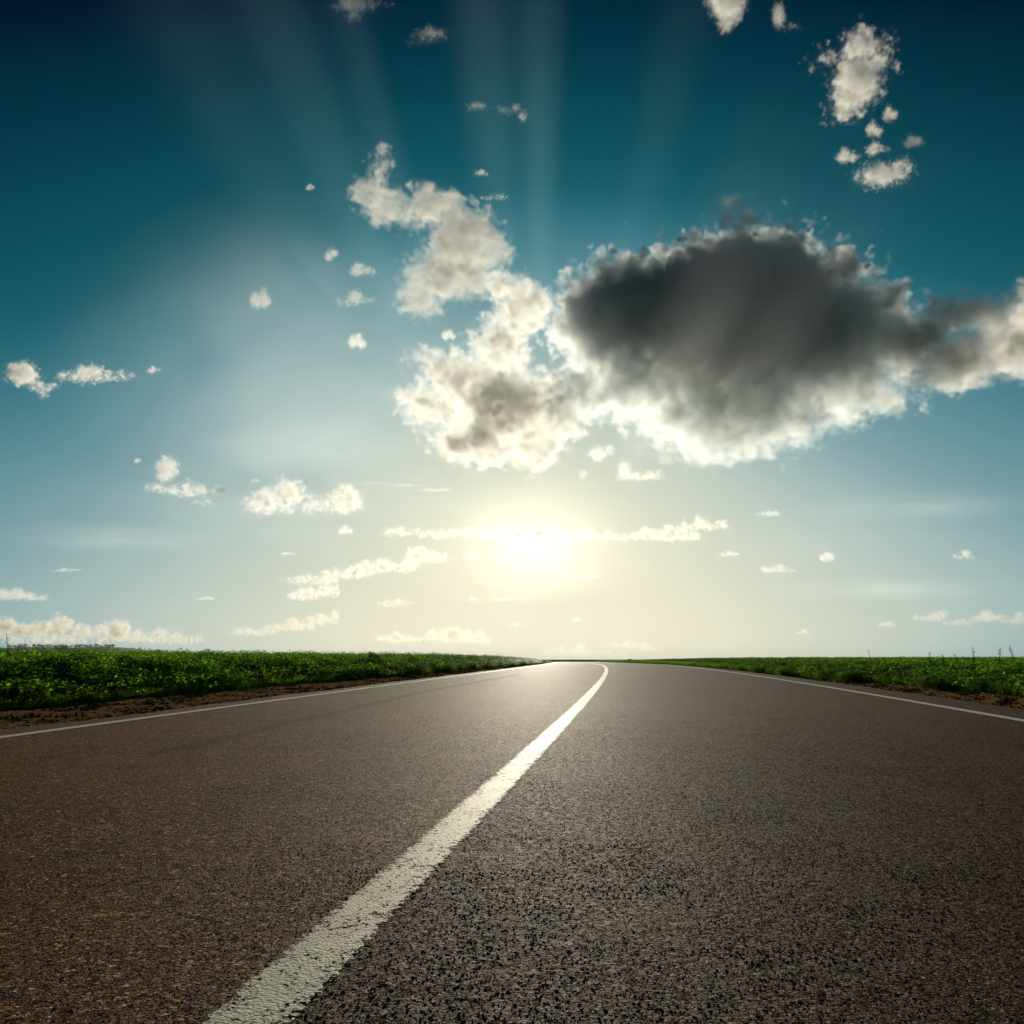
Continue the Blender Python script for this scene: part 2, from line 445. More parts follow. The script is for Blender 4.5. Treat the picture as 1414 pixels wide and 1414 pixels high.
def leaf(V, Fc, S, at, az, pitch, ln, wd, shade, droop=.3):
    """A pointed leaf folded along its midrib: six vertices, four faces."""
    d = np.array([math.cos(az) * math.cos(pitch), math.sin(az) * math.cos(pitch), math.sin(pitch)])
    sd_ = np.array([-math.sin(az), math.cos(az), 0.0]); up = np.cross(d, sd_) * -1
    at = np.asarray(at, float); b = len(V)
    m1 = at + d * ln * .45; tip = at + d * ln - np.array([0, 0, droop * ln])
    q = [at, m1 + sd_ * wd * .5 + up * wd * .12, m1 - sd_ * wd * .5 + up * wd * .12, m1, tip]
    V += [tuple(p) for p in q]
    Fc += [(b, b + 3, b + 1), (b, b + 2, b + 3), (b + 3, b + 4, b + 1), (b + 3, b + 2, b + 4)]
    S += [shade] * 5
def stalk(V, Fc, S, pts, r0, r1, shade=.5, n=3):
    b = len(V)
    for k, p in enumerate(pts):
        r = r0 + (r1 - r0) * k / (len(pts) - 1)
        for j in range(n):
            V.append((p[0] + r * math.cos(6.283 * j / n), p[1] + r * math.sin(6.283 * j / n), p[2])); S.append(shade)
    for k in range(len(pts) - 1):
        for j in range(n):
            a_ = b + k * n + j; c_ = b + k * n + (j + 1) % n
            Fc.append((a_, c_, c_ + n, a_ + n))

def bean_plant(h, leaves, spread):
    """Bushy broad-leaved crop plant; returns vertices, faces, material indices and shades."""
    V, Fc, S = [], [], []; 
    for k in range(4):
        a_ = rs.uniform(0, 6.28); tx, ty = spread * .5 * math.cos(a_), spread * .5 * math.sin(a_)
        stalk(V, Fc, S, [(0, 0, 0), (tx * .4, ty * .4, h * .5), (tx, ty, h * .93)], .006, .003)
    ns = len(Fc)
    for k in range(leaves):
        z = h * (1 - rs.random() ** 1.6 * .95) * rs.uniform(.82, 1.04)
        r = spread * math.sqrt(rs.random()) * (1.05 - .35 * z / h)
        a_ = rs.uniform(0, 6.28)
        ln = rs.uniform(.05, .10)
        leaf(V, Fc, S, (r * math.cos(a_), r * math.sin(a_), z), a_ + rs.normal(0, .9), rs.normal(.1, .45), ln, ln * rs.uniform(.55, .8), float(rs.random()), rs.uniform(.1, .5))
    return V, Fc, [1] * ns + [0] * (len(Fc) - ns), S
def grass_tuft(h, blades):
    V, Fc, S = [], [], []
    for k in range(blades):
        a_ = rs.uniform(0, 6.28); r = .05 * rs.random(); hh = h * rs.uniform(.6, 1.1); ln = rs.uniform(.1, .4) * hh; wd = rs.uniform(.003, .006); b = len(V)
        ca, sa = math.cos(a_), math.sin(a_)
        for t, q in ((0, 1.0), (.55, .8), (1, .05)):
            x, y, z = r * ca + ln * t * t * ca, r * sa + ln * t * t * sa, hh * t * (1 - .15 * t)
            V += [(x - sa * wd * q, y + ca * wd * q, z), (x + sa * wd * q, y - ca * wd * q, z)]
        S += [float(rs.random())] * 6
        Fc += [(b, b + 1, b + 3, b + 2), (b + 2, b + 3, b + 5, b + 4)]
    return V, Fc, [0] * len(Fc), S

def field(side, name, label, height):
    """Crop rows on one side of the road, dense near the verge and thinning out with distance."""
    pr = [bean_plant(1.0 * rs.uniform(.9, 1.06), 165, .27) for _ in range(6)]
    P, H = [], []
    def band(y0, y1, dens, wide, size):
        edge_near = 1.95 if side < 0 else 1.35
        area_w = lambda y: .72 * y + 8
        n = int(dens * (y1 - y0) * area_w((y0 + y1) / 2) * wide)
        y = rs.uniform(y0, y1, n); u = rs.random(n)
        ed = np.interp(y, [8, 20, 60], [edge_near + (.1 if side < 0 else 0), 1.05 if side < 0 else .45, .9 if side < 0 else .5]) + .12 * np.sin(y * 1.3) + .1 * np.sin(y * 3.1)
        if side < 0: x1 = xc(y) + LE - ed; x0 = -.68 * y - 3
        else: x1 = xc(y) + RE + ed; x0 = .68 * y + 3
        x = x1 + (x0 - x1) * u
        ok = (np.abs(x0 - x1) > .3) & ((x0 < x1) if side < 0 else (x0 > x1))
        x, y, x1 = x[ok], y[ok], x1[ok]
        dist = np.abs(x - x1)
        hh = height * size * rs.uniform(.86, 1.1, len(x)) * np.clip(.42 + dist / 2.6, .42, 1.0)
        # towards the crest the crop beside the road gives way to low grass
        hh = hh * (1 - (1 - np.interp(y, [55, 110, 190], [1, .85, .35])) * np.exp(-dist / 25.0))
        P.append(np.stack([x, y, ground_z(x, y) - .01], 1)); H.append(hh)
    band(6.5, 16, 13, .55, 1.0); band(16, 30, 8, .9, 1.0); band(30, 60, 3.6, .9, 1.02); band(60, 130, 1.7, .9, 1.05); band(130, 230, .9, 1, 1.1)
    P = np.concatenate(P); H = np.concatenate(H); n = len(P)
    wide = np.interp(P[:, 1], [10, 30, 60, 130, 220], [1.0, 1.15, 1.6, 2.2, 3.0]) * .8
    return tag(scatter(name, pr, P, np.stack([rs.normal(0, .06, n), rs.normal(0, .06, n), rs.uniform(0, 6.28, n)], 1),
                       np.stack([wide * rs.uniform(.8, 1.2, n), wide * rs.uniform(.8, 1.2, n), H], 1), rs.integers(0, 6, n), [LEAF, STEM]), label)
field(-1, 'crop_plants', 'dense green crop filling the field behind the wide bare verge', .62)
field(1, 'crop_plants', 'dense low green crop filling the field behind the dark gravel verge', .46)

# rough grass along both field edges and on the crest bank
gp = [grass_tuft(1.0, 22) for _ in range(5)]
for side, nm in ((-1, 'verge_grass'), (1, 'verge_grass')):
    n = 9000
    y = 6.5 + 185 * rs.random(n) ** 1.5
    ed = np.interp(y, [8, 20, 60], [1.7 if side < 0 else 1.2, .95 if side < 0 else .45, .85 if side < 0 else .3])
    o = ed + np.abs(rs.normal(0, .25, n)) * np.interp(y, [8, 45, 80, 190], [1, 1.3, 2, 8])
    x = xc(y) + (LE - o if side < 0 else RE + o)
    s = rs.uniform(.10, .26, n) * np.interp(y, [8, 40, 80, 190], [.8, 1.1, 1.5, 2.0])
    tag(scatter(nm, gp, np.stack([x, y, ground_z(x, y) - .01], 1), np.stack([np.zeros(n), np.zeros(n), rs.uniform(0, 6.28, n)], 1),
                np.stack([s * 2.2, s * 2.2, s], 1), rs.integers(0, 5, n), [WEED]),
        'rough grass growing between the bare verge and the crop' if side < 0 else 'rough grass growing behind the dark gravel verge')

def spot(px, py):
    """Where the sight line through a pixel meets the ground."""
    d = ray(px, py); t = 1.0
    while t < 400:
        p = Vector((0, 0, EYE)) + d * t
        if p.z <= float(ground_z(p.x, p.y)): return p
        t += .01 if t < 40 else .1
    return p
def build_thing(name, parts, loc, label, cat, group=None, rz=0.0, scale=1.0):
    e = bpy.data.objects.new(name, None); C.objects.link(e); e.empty_display_size = .1
    e.location = loc; e.rotation_euler.z = rz; e.scale = (scale,) * 3
    tag(e, label, cat, group)
    for pn, (V, Fc, S), mt in parts:
        o = mesh_obj(pn, V, Fc, mt, parent=e)
        at = o.data.attributes.new('shade', 'FLOAT', 'POINT'); at.data.foreach_set('value', S)
        if pn == 'seed_head': o['kind'] = 'stuff'
    return e
def copy_thing(src, loc, rz, scale, label, group):
    e = src.copy(); C.objects.link(e); e.location = loc; e.rotation_euler.z = rz; e.scale = scale
    tag(e, label, None, group)
    for chd in [o for o in C.objects if o.parent == src]:
        c = chd.copy(); C.objects.link(c); c.parent = e
    return e

# low broad-leaved weeds along the crop edge
def weed_clump():
    SV, SF, SS, V, Fc, S = [], [], [], [], [], []
    for k in range(9):
        a_ = rs.uniform(0, 6.28); L = rs.uniform(.12, .34); hh = rs.uniform(.12, .30)
        pts = [(0, 0, 0), (L * .45 * math.cos(a_), L * .45 * math.sin(a_), hh * .8), (L * math.cos(a_), L * math.sin(a_), hh)]
        stalk(SV, SF, SS, pts, .005, .002)
        for q in range(20):
            t = .2 + .8 * q / 19; i = 0 if t < .5 else 1; u = (t - .5 * i) / .5
            p = np.array(pts[i]) * (1 - u) + np.array(pts[i + 1]) * u
            ln = rs.uniform(.032, .072)
            leaf(V, Fc, S, p, a_ + rs.normal(0, 1.1), rs.normal(.35, .4), ln, ln * rs.uniform(.6, .85), float(rs.random()), rs.uniform(.1, .45))
    return [('stems', (SV, SF, SS), STEM), ('foliage', (V, Fc, S), WEED)]
clumps = []
for k, (px, py) in enumerate([(12, 978), (60, 974), (118, 967)]):
    clumps.append(build_thing('leafy_weed', weed_clump(), spot(px, py), 'low spreading leafy weed at the crop edge along the wide bare verge', 'weed', 'leafy weeds along the wide verge', rs.uniform(0, 6)))
for k in range(34):
    y = 8.0 + 30 * (k / 34) ** 1.2 + rs.uniform(-.2, .2)
    o = np.interp(y, [8, 20, 60], [1.75, 1.0, .9]) + rs.uniform(-.1, .35)
    x = float(xc(y)) + LE - o
    s = rs.uniform(.85, 1.35)
    copy_thing(clumps[k % 3], (x, y, float(ground_z(x, y)) - .005), rs.uniform(0, 6), (s, s, s * rs.uniform(.8, 1.15)),
               'low spreading leafy weed at the crop edge along the wide bare verge', 'leafy weeds along the wide verge')
for k in range(26):
    y = 9.5 + 28 * (k / 26) ** 1.2 + rs.uniform(-.2, .2)
    o = np.interp(y, [8, 20, 60], [1.35, .55, .5]) + rs.uniform(-.05, .3)
    x = float(xc(y)) + RE + o
    s = rs.uniform(.7, 1.1)
    copy_thing(clumps[k % 3], (x, y, float(ground_z(x, y)) - .005), rs.uniform(0, 6), (s, s, s * rs.uniform(.8, 1.1)),
               'low leafy weed at the crop edge behind the dark gravel verge', 'leafy weeds along the gravel verge')

# tall single weeds that stand above the crop
def tall_weed(h, leaves, lean, tuft):
    SV, SF, SS, V, Fc, S, TV, TF, TS = ([] for _ in range(9))
    a_ = rs.uniform(0, 6.28)
    pts = [(lean * t * t * math.cos(a_), lean * t * t * math.sin(a_), h * t) for t in np.linspace(0, 1, 9)]
    stalk(SV, SF, SS, pts, .006, .0018, n=4)
    for k in range(leaves):
        t = rs.uniform(.12, .95); p = np.array([lean * t * t * math.cos(a_), lean * t * t * math.sin(a_), h * t]); b_ = rs.uniform(0, 6.28)
        ln = rs.uniform(.05, .11) * (1.25 - .7 * t)
        leaf(V, Fc, S, p, b_, rs.uniform(.1, .9), ln, ln * .32, float(rs.random()), .35)
    for k in range(tuft):
        t = rs.uniform(.62, 1.0); p = np.array([lean * t * t * math.cos(a_), lean * t * t * math.sin(a_), h * t]); b_ = rs.uniform(0, 6.28)
        L = rs.uniform(.03, .075) * (1.5 - t)
        q = p + np.array([math.cos(b_) * L, math.sin(b_) * L, L * .9])
        stalk(TV, TF, TS, [p, (p + q) / 2 + [0, 0, .004], q], .0022, .0012)
        for j in range(5):
            w_ = p + (q - p) * (j / 4); leaf(TV, TF, TS, w_, rs.uniform(0, 6.28), .6, .014, .007, .5, 0)
    return [('stem', (SV, SF, SS), DRYSTEM), ('foliage', (V, Fc, S), DARK), ('seed_head', (TV, TF, TS), DARK)]
TALL = [ # column, row of the foot, height, label
 (8, 950, .93, 'tall bent dark weed in the crop beneath the blue ridge'),
 (33, 948, .84, 'slim dark weed with a drooping head in the crop beneath the blue ridge'),
 (20, 946, .80, 'short dark weed between two taller ones beneath the blue ridge'),
 (226, 938, .66, 'thin weed with a feathery top in the crop behind the verge'),
 (1349, 948, .72, 'tall upright dark weed over the gravel verge, with many side shoots'),
 (1382, 948, .70, 'bushier dark weed over the gravel verge beside the tallest one'),
 (1404, 950, .74, 'tall thin dark weed standing at the end of the gravel verge row'),
 (1286, 944, .64, 'lone dark weed with a knobbly tip standing just above the low crop'),
 (1308, 945, .58, 'short dark weed barely topping the low crop'),
]
for k, (px, py, h_, lab) in enumerate(TALL):
    p = spot(px, py)
    build_thing('tall_weed', tall_weed(h_, 80, rs.uniform(.02, .12), 16), p, lab, 'weed', 'tall weeds in the crop', rs.uniform(0, 6))
STRAY = [(120, 940), (150, 940), (185, 938), (250, 936), (262, 936), (1349 - 48, 945), (1330, 946), (1245, 943), (1205, 940)]
for px, py in STRAY:
    p = spot(px, py)
    build_thing('grass_stalk', tall_weed(rs.uniform(.62, .74) - (.1 if px > 700 else 0), 14, rs.uniform(.05, .2), 12), p,
                'thin seeding stalk poking just above the crop top', 'stalk', 'seeding stalks in the crop', rs.uniform(0, 6))

# small shrubs: two dark upright ones, a dark round one on the crest, a pale feathery one
def shrub(h, r, n, mat, ln, round_=False):
    SV, SF, SS, V, Fc, S = ([] for _ in range(6))
    for k in range(10):
        a_ = rs.uniform(0, 6.28); q = r * rs.uniform(.3, .9)
        stalk(SV, SF, SS, [(0, 0, 0), (q * .4 * math.cos(a_), q * .4 * math.sin(a_), h * .5), (q * math.cos(a_), q * math.sin(a_), h * rs.uniform(.7, .98))], .008, .002)
    for k in range(n):
        z = rs.random(); rr = r * math.sqrt(rs.random()) * (math.sqrt(max(0, 1 - (z * 1.0) ** 2)) if round_ else (1.1 - .5 * z)) * rs.uniform(.75, 1.15); a_ = rs.uniform(0, 6.28)
        l_ = ln * rs.uniform(.7, 1.3)
        leaf(V, Fc, S, (rr * math.cos(a_), rr * math.sin(a_), h * (.06 + .94 * z)), rs.uniform(0, 6.28), rs.normal(.3, .5), l_, l_ * .5, float(rs.random()), .2)
    return [('branches', (SV, SF, SS), DRYSTEM), ('foliage', (V, Fc, S), mat)]
build_thing('shrub', shrub(.66, .13, 420, DARK, .07), spot(513, 934), 'dark upright shrub, bushier of a close pair at the crop edge', 'shrub')
build_thing('shrub', shrub(.60, .09, 300, DARK, .06), spot(520.5, 934), 'dark slim shrub, thinner of a close pair at the crop edge', 'shrub')
build_thing('shrub', shrub(.42, .8, 900, DARK, .10, True), Vector((15.0, 104, float(ground_z(15.0, 104.0)))), 'dark round shrub on the grassy crest beside the road', 'shrub')
build_thing('shrub', shrub(.46, .26, 900, WEED, .06, True), spot(228, 950), 'pale feathery green shrub in the crop edge by the wide verge', 'shrub')

# ------------------------------------------------------------------ far ridge with woods
hx = np.linspace(-3300, -950, 90); hyy = np.linspace(2500, 3300, 14)
HX, HY = np.meshgrid(hx, hyy)
prof = np.interp(HX, [-3300, -2400, -1500, -1250, -1000], [74, 62, 50, 36, 18]) + 5 * np.sin(HX / 130) + 3 * np.sin(HX / 47)
HZ = -9 + prof * np.sin(np.clip((HY - 2500) / 800, 0, 1) * math.pi) ** .8
hi_ = np.arange(HX.size).reshape(HX.shape)
hm = Mat('wooded_slope'); hm.put(hm.b, 'Base Color', hm.mix(hm.rng(hm.noise(.012, 5), .4, .6), (.035, .060, .022), (.085, .10, .05))); hm.b.inputs['Roughness'].default_value = .95
hill = mesh_obj('hills', np.stack([HX, HY, HZ], -1).reshape(-1, 3), np.stack([hi_[:-1, :-1], hi_[:-1, 1:], hi_[1:, 1:], hi_[1:, :-1]], -1).reshape(-1, 4).tolist(), hm.m, smooth=True)
tag(hill, kind='structure')
def crown(n=60, sz=.28):
    V, Fc, S = [], [], []
    for k in range(n):
        u = rs.normal(size=3); u /= np.linalg.norm(u); p = u * rs.uniform(.6, 1.0) * [1, 1, .9] + [0, 0, 1.15]
        leaf(V, Fc, S, p, rs.uniform(0, 6.28), rs.normal(0, .6), sz * 1.6, sz * 1.4, float(rs.random()), .1)
    b = len(V); stalk(V, Fc, S, [(0, 0, -.6), (0, 0, .4), (0, 0, 1)], .09, .05, n=4)
    return V, Fc, [0] * len(Fc), S
FARLEAF = leaf_material('far_leaf', (.020, .040, .012), (.045, .075, .022), (.05, .09, .02), .8)
n = 1500
wx = rs.uniform(-3200, -1000, n); wy = rs.uniform(2600, 2980, n)
wz = -9 + (np.interp(wx, [-3300, -2400, -1500, -1250, -1000], [74, 62, 50, 36, 18]) + 5 * np.sin(wx / 130) + 3 * np.sin(wx / 47)) * np.sin(np.clip((wy - 2500) / 800, 0, 1) * math.pi) ** .8
keep = np.sin(wx / 90) + np.sin(wx / 37 + wy / 60) > -.5
wx, wy, wz = wx[keep], wy[keep], wz[keep]; n = len(wx)
s = rs.uniform(2.5, 5.0, n)
tag(scatter('distant_wood', [crown() for _ in range(3)], np.stack([wx, wy, wz + s * .3], 1), np.stack([np.zeros(n), np.zeros(n), rs.uniform(0, 6, n)], 1),
            np.stack([s, s, s], 1), rs.integers(0, 3, n), [FARLEAF]), 'hazy blue woods along the far ridge')
def far_tree(px, dist, h_, label):
    V, Fc, mi, S = crown(160, .2); V = [(x * .42, y * .42, z) for x, y, z in V]
    k = len(V) - 12; kf = [f for f in Fc if max(f) < k]; tf = [tuple(i - k for i in f) for f in Fc if min(f) >= k]
    d = ray(px, 893); p = Vector((d.x / d.y * dist, dist, float(zf(dist))))
    s_ = h_ / 2.1
    e = build_thing('far_tree', [('crown', ([(x * s_, y * s_, (z + .1) * s_) for x, y, z in V[:k]], kf, S[:k]), FARLEAF),
                             ('trunk', ([(x * s_, y * s_, (z + .6) * s_) for x, y, z in V[k:]], tf, S[k:]), DRYSTEM)], p, label, 'tree')
far_tree(78, 700, 15.6, 'larger dark round tree standing between the crop and the far ridge')
far_tree(88, 720, 15.0, 'smaller dark round tree just beside the larger one before the ridge')

# ------------------------------------------------------------------ small things on the verge
def scrap(nm, size, seed):
    r_ = np.random.default_rng(seed); V, Fc = [], []
    n_ = 6
    for j in range(n_):
        for i in range(n_):
            V.append(((i / (n_ - 1) - .5) * size * 1.7 + r_.normal(0, .06) * size, (j / (n_ - 1) - .5) * size + r_.normal(0, .06) * size,
                      size * (.22 + .16 * math.sin(i * 1.7 + seed) + .14 * math.cos(j * 2.1)) + r_.normal(0, .05) * size))
    for j in range(n_ - 1):
        for i in range(n_ - 1): Fc.append((j * n_ + i, j * n_ + i + 1, (j + 1) * n_ + i + 1, (j + 1) * n_ + i))
    return V, Fc, [.5] * len(V)
rp = Mat('red_wrapper'); rp.b.inputs['Base Color'].default_value = (.38, .025, .018, 1); rp.b.inputs['Roughness'].default_value = .45
wp_ = Mat('white_wrapper'); wp_.b.inputs['Base Color'].default_value = (.62, .60, .55, 1); wp_.b.inputs['Roughness'].default_value = .5
lit = scrap('sheet', .055, 3); rim = scrap('flap', .030, 8)
rim = ([(x - .012, y + .03, z + .018) for x, y, z in rim[0]], rim[1], rim[2])
build_thing('litter', [('wrapper', lit, rp.m), ('flap', rim, wp_.m)], spot(92, 993) + Vector((0, 0, .025)), 'crumpled red and white scrap of litter on the bare brown verge', 'litter', rz=.4)
ws = Mat('pale_stone'); ws.put(ws.b, 'Base Color', ws.mix(ws.noise(40, 3), (.42, .39, .33), (.62, .59, .52))); ws.b.inputs['Roughness'].default_value = .8
for k, (px, py, s_, lab) in enumerate([(1374, 962, .035, 'flat pale stone, the widest on the dark gravel verge'), (1281, 963.5, .018, 'small pale pebble on the asphalt edge beside the white line'),
                                       (1376, 974.5, .015, 'tiny pale pebble at the foot of the dark gravel verge'), (1392, 961, .020, 'round pale stone beside the flat pale one on the gravel')]):
    v, f = hull(rs, 16, .6); o = mesh_obj('stone', v * s_ * [1.4, 1, 1], f, ws.m); o.location = spot(px, py) + Vector((0, 0, s_ * .35)); tag(o, lab, 'stone')

# ------------------------------------------------------------------ clouds
def vol_material(name, g, tint=(0.97, 0.965, 0.95)):
    m = bpy.data.materials.new(name); m.use_nodes = True
    n = m.node_tree; n.nodes.clear()
    o = n.nodes.new('ShaderNodeOutputMaterial'); pv = n.nodes.new('ShaderNodeVolumePrincipled')
    pv.inputs['Density'].default_value = 0.001     # the grids hold droplets per km
    pv.inputs['Anisotropy'].default_value = g
    pv.inputs['Color'].default_value = (*tint, 1)
    n.links.new(pv.outputs[0], o.inputs['Volume'])
    return m
CLOUD = vol_material('cloud_droplets', 0.45)
HIGH = vol_material('high_cloud_droplets', 0.28)
VEIL = vol_material('veil_droplets', 0.45, (.88, .95, 1.0))
SHAFT = vol_material('shaft_haze', 0.45, (.46, .87, 1.0))  # teal of the light shafts, put into the haze colour
GREY = vol_material('thick_cloud_droplets', 0.45, (.90, .95, .965))
FAR = vol_material('far_cloud_haze_tint', 0.45, (.90, .87, .79))  # distance haze put into the colour: dimmer, warmer droplets
GLOW = vol_material('glow_droplets', 0.92)

def cloud(blobs, label, tau=6.0, voxel=1.6, edge=0.3, amp=1.0, feat=1.0, group=None, base=1100.0, dist=None,
          name='cloud', deep=0.8, mat=None, seed=0, inner=0.6, grad=0.0, fringe=0.3, heads=True):
    """A cloud of droplets: blobs are (column, row, half width, half height) in photograph pixels;
    its distance follows from the usual height of a cumulus base (about 1100 m)."""
    rnd = random.Random(seed * 7919 + len(blobs) + int(blobs[0][0]))
    mpx = sum(min(b[2], b[3]) for b in blobs) / len(blobs)
    if heads: blobs = lobed(blobs, rnd)
    low = max(b[1] + b[3] for b in blobs)
    mx = sum(b[0] for b in blobs) / len(blobs)
    d = ray(mx, min(low, 893))
    if low < 560: base = 2000.0
    if low < 460: base = 2900.0            # the upper deck is higher than the cumulus below it
    D = dist or min(30000, base / d.z * d.y)
    cs = []
    for b in blobs:
        px, py, rx, ry = b[:4]
        d = ray(px, py); t = D / d.y; k = t / F
        p = Vector((0, 0, EYE)) + d * t
        r = Vector((rx * k, deep * math.sqrt(rx * ry) * k, ry * k))
        p.y += rnd.uniform(-.35, .35) * r.y
        cs.append((p, r, k))
    k = cs[0][2]
    mr = mpx * k * (.82 if heads else 1.0)
    pad = mr * (0.25 + 0.7 * amp) + 3 * k
    lo = Vector([min(p[i] - r[i] for p, r, _ in cs) - pad for i in range(3)])
    hi = Vector([max(p[i] + r[i] for p, r, _ in cs) + pad for i in range(3)])
    ctr = (lo + hi) / 2
    half = (hi - lo) / 2
    vx = voxel * k
    T = Tree(name)
    pos = T.n('GeometryNodeInputPosition').outputs[0]
    # ragged edges: bend the space a little before measuring the lobes
    off = Vector([rnd.uniform(-1e3, 1e3) for _ in range(3)])
    sh = T.vec('ADD', pos, off)
    wn = T.n('ShaderNodeTexNoise'); T.put(wn, 'Vector', sh)
    wn.inputs['Scale'].default_value = 1 / (1.1 * mr * feat); wn.inputs['Detail'].default_value = 1.0
    wv = T.vec('SUBTRACT', wn.outputs['Color'], Vector((.5, .5, .5)))
    wp = T.vec('MULTIPLY_ADD', wv, Vector([mr * 1.5 * amp] * 3), pos)
    s = None
    for p, r, _ in cs:
        q = T.vec('MULTIPLY_ADD', wp, Vector([1 / v for v in r]), Vector([-(p[i] - ctr[i]) / r[i] for i in range(3)]))
        l = T.vec('LENGTH', q)
        m = min(r.x, r.z)
        e = T.math('MULTIPLY_ADD', l, -m, m)
        s = e if s is None else T.math('SMOOTH_MAX', s, e, mr * .25)
    fb = T.n('ShaderNodeTexNoise'); T.put(fb, 'Vector', sh)
    fb.inputs['Scale'].default_value = 1 / (0.62 * mr * feat); fb.inputs['Detail'].default_value = 5.0; fb.inputs['Roughness'].default_value = .56
    # cauliflower: folded noise
    bl = T.math('ABSOLUTE', T.math('MULTIPLY_ADD', fb.outputs[0], 2.0, -1.0))
    s2 = T.math('MULTIPLY_ADD', bl, 2.2 * amp * mr, T.math('ADD', s, -.36 * amp * mr))
    fb2 = T.n('ShaderNodeTexNoise'); T.put(fb2, 'Vector', sh)
    fb2.inputs['Scale'].default_value = 1 / (0.28 * mr * feat); fb2.inputs['Detail'].default_value = 3.0; fb2.inputs['Roughness'].default_value = .6
    s3 = T.math('MULTIPLY_ADD', fb2.outputs[0], .6 * amp * mr, T.math('ADD', s2, -.30 * amp * mr))
    dn = T.math('MULTIPLY', s3, 1 / (edge * mr), clamp=True)
    # thin fringe of evaporating wisps outside the firm edge
    wsp = T.math('MULTIPLY_ADD', wn.outputs[0], 2.4, -.75, clamp=True)
    sk = T.math('POWER', T.math('MULTIPLY_ADD', s3, 1.0 / mr, .34, clamp=True), 2.0)
    dn = T.math('MAXIMUM', dn, T.math('MULTIPLY', T.math('MULTIPLY', sk, wsp), fringe))
    sig = 1000 * tau / (2 * deep * mr)
    # billows inside: dense heads with thin lanes between them
    lane = T.math('MULTIPLY_ADD', fb.outputs[0], 4.0, -1.45, clamp=True)
    var = T.math('MULTIPLY', T.math('MULTIPLY_ADD', lane, inner, 1 - inner), T.math('MULTIPLY_ADD', fb2.outputs[0], 1.2 * sig, .5 * sig))
    if grad:
        sz = T.n('ShaderNodeSeparateXYZ'); T.put(sz, 0, pos)
        var = T.math('MULTIPLY', var, T.math('MAXIMUM', T.math('MULTIPLY_ADD', sz.outputs[2], grad * 1.6 / half.z, 1.0), .07))
    dn = T.math('MULTIPLY', dn, var)
    vc = T.n('GeometryNodeVolumeCube'); T.put(vc, 'Density', dn)
    vc.inputs['Min'].default_value = -half; vc.inputs['Max'].default_value = half
    for a, ax in enumerate('XYZ'):
        vc.inputs['Resolution ' + ax].default_value = max(6, int(2 * half[a] / (vx * (1.9 if a == 1 else 1.0))))
    sm = T.n('GeometryNodeSetMaterial'); sm.inputs['Material'].default_value = mat or (HIGH if low < 460 else FAR if low > 838 else CLOUD)
    T.put(sm, 0, vc.outputs[0])
    go = T.n('NodeGroupOutput'); T.put(go, 0, sm.outputs[0])
    ob = bpy.data.objects.new(name, bpy.data.volumes.new(name)); C.objects.link(ob)
    ob.location = ctr
    ob.modifiers.new('droplets', 'NODES').node_group = T.g
    ob['label'] = label; ob['category'] = 'cloud'
    if group: ob['group'] = group
    return ob

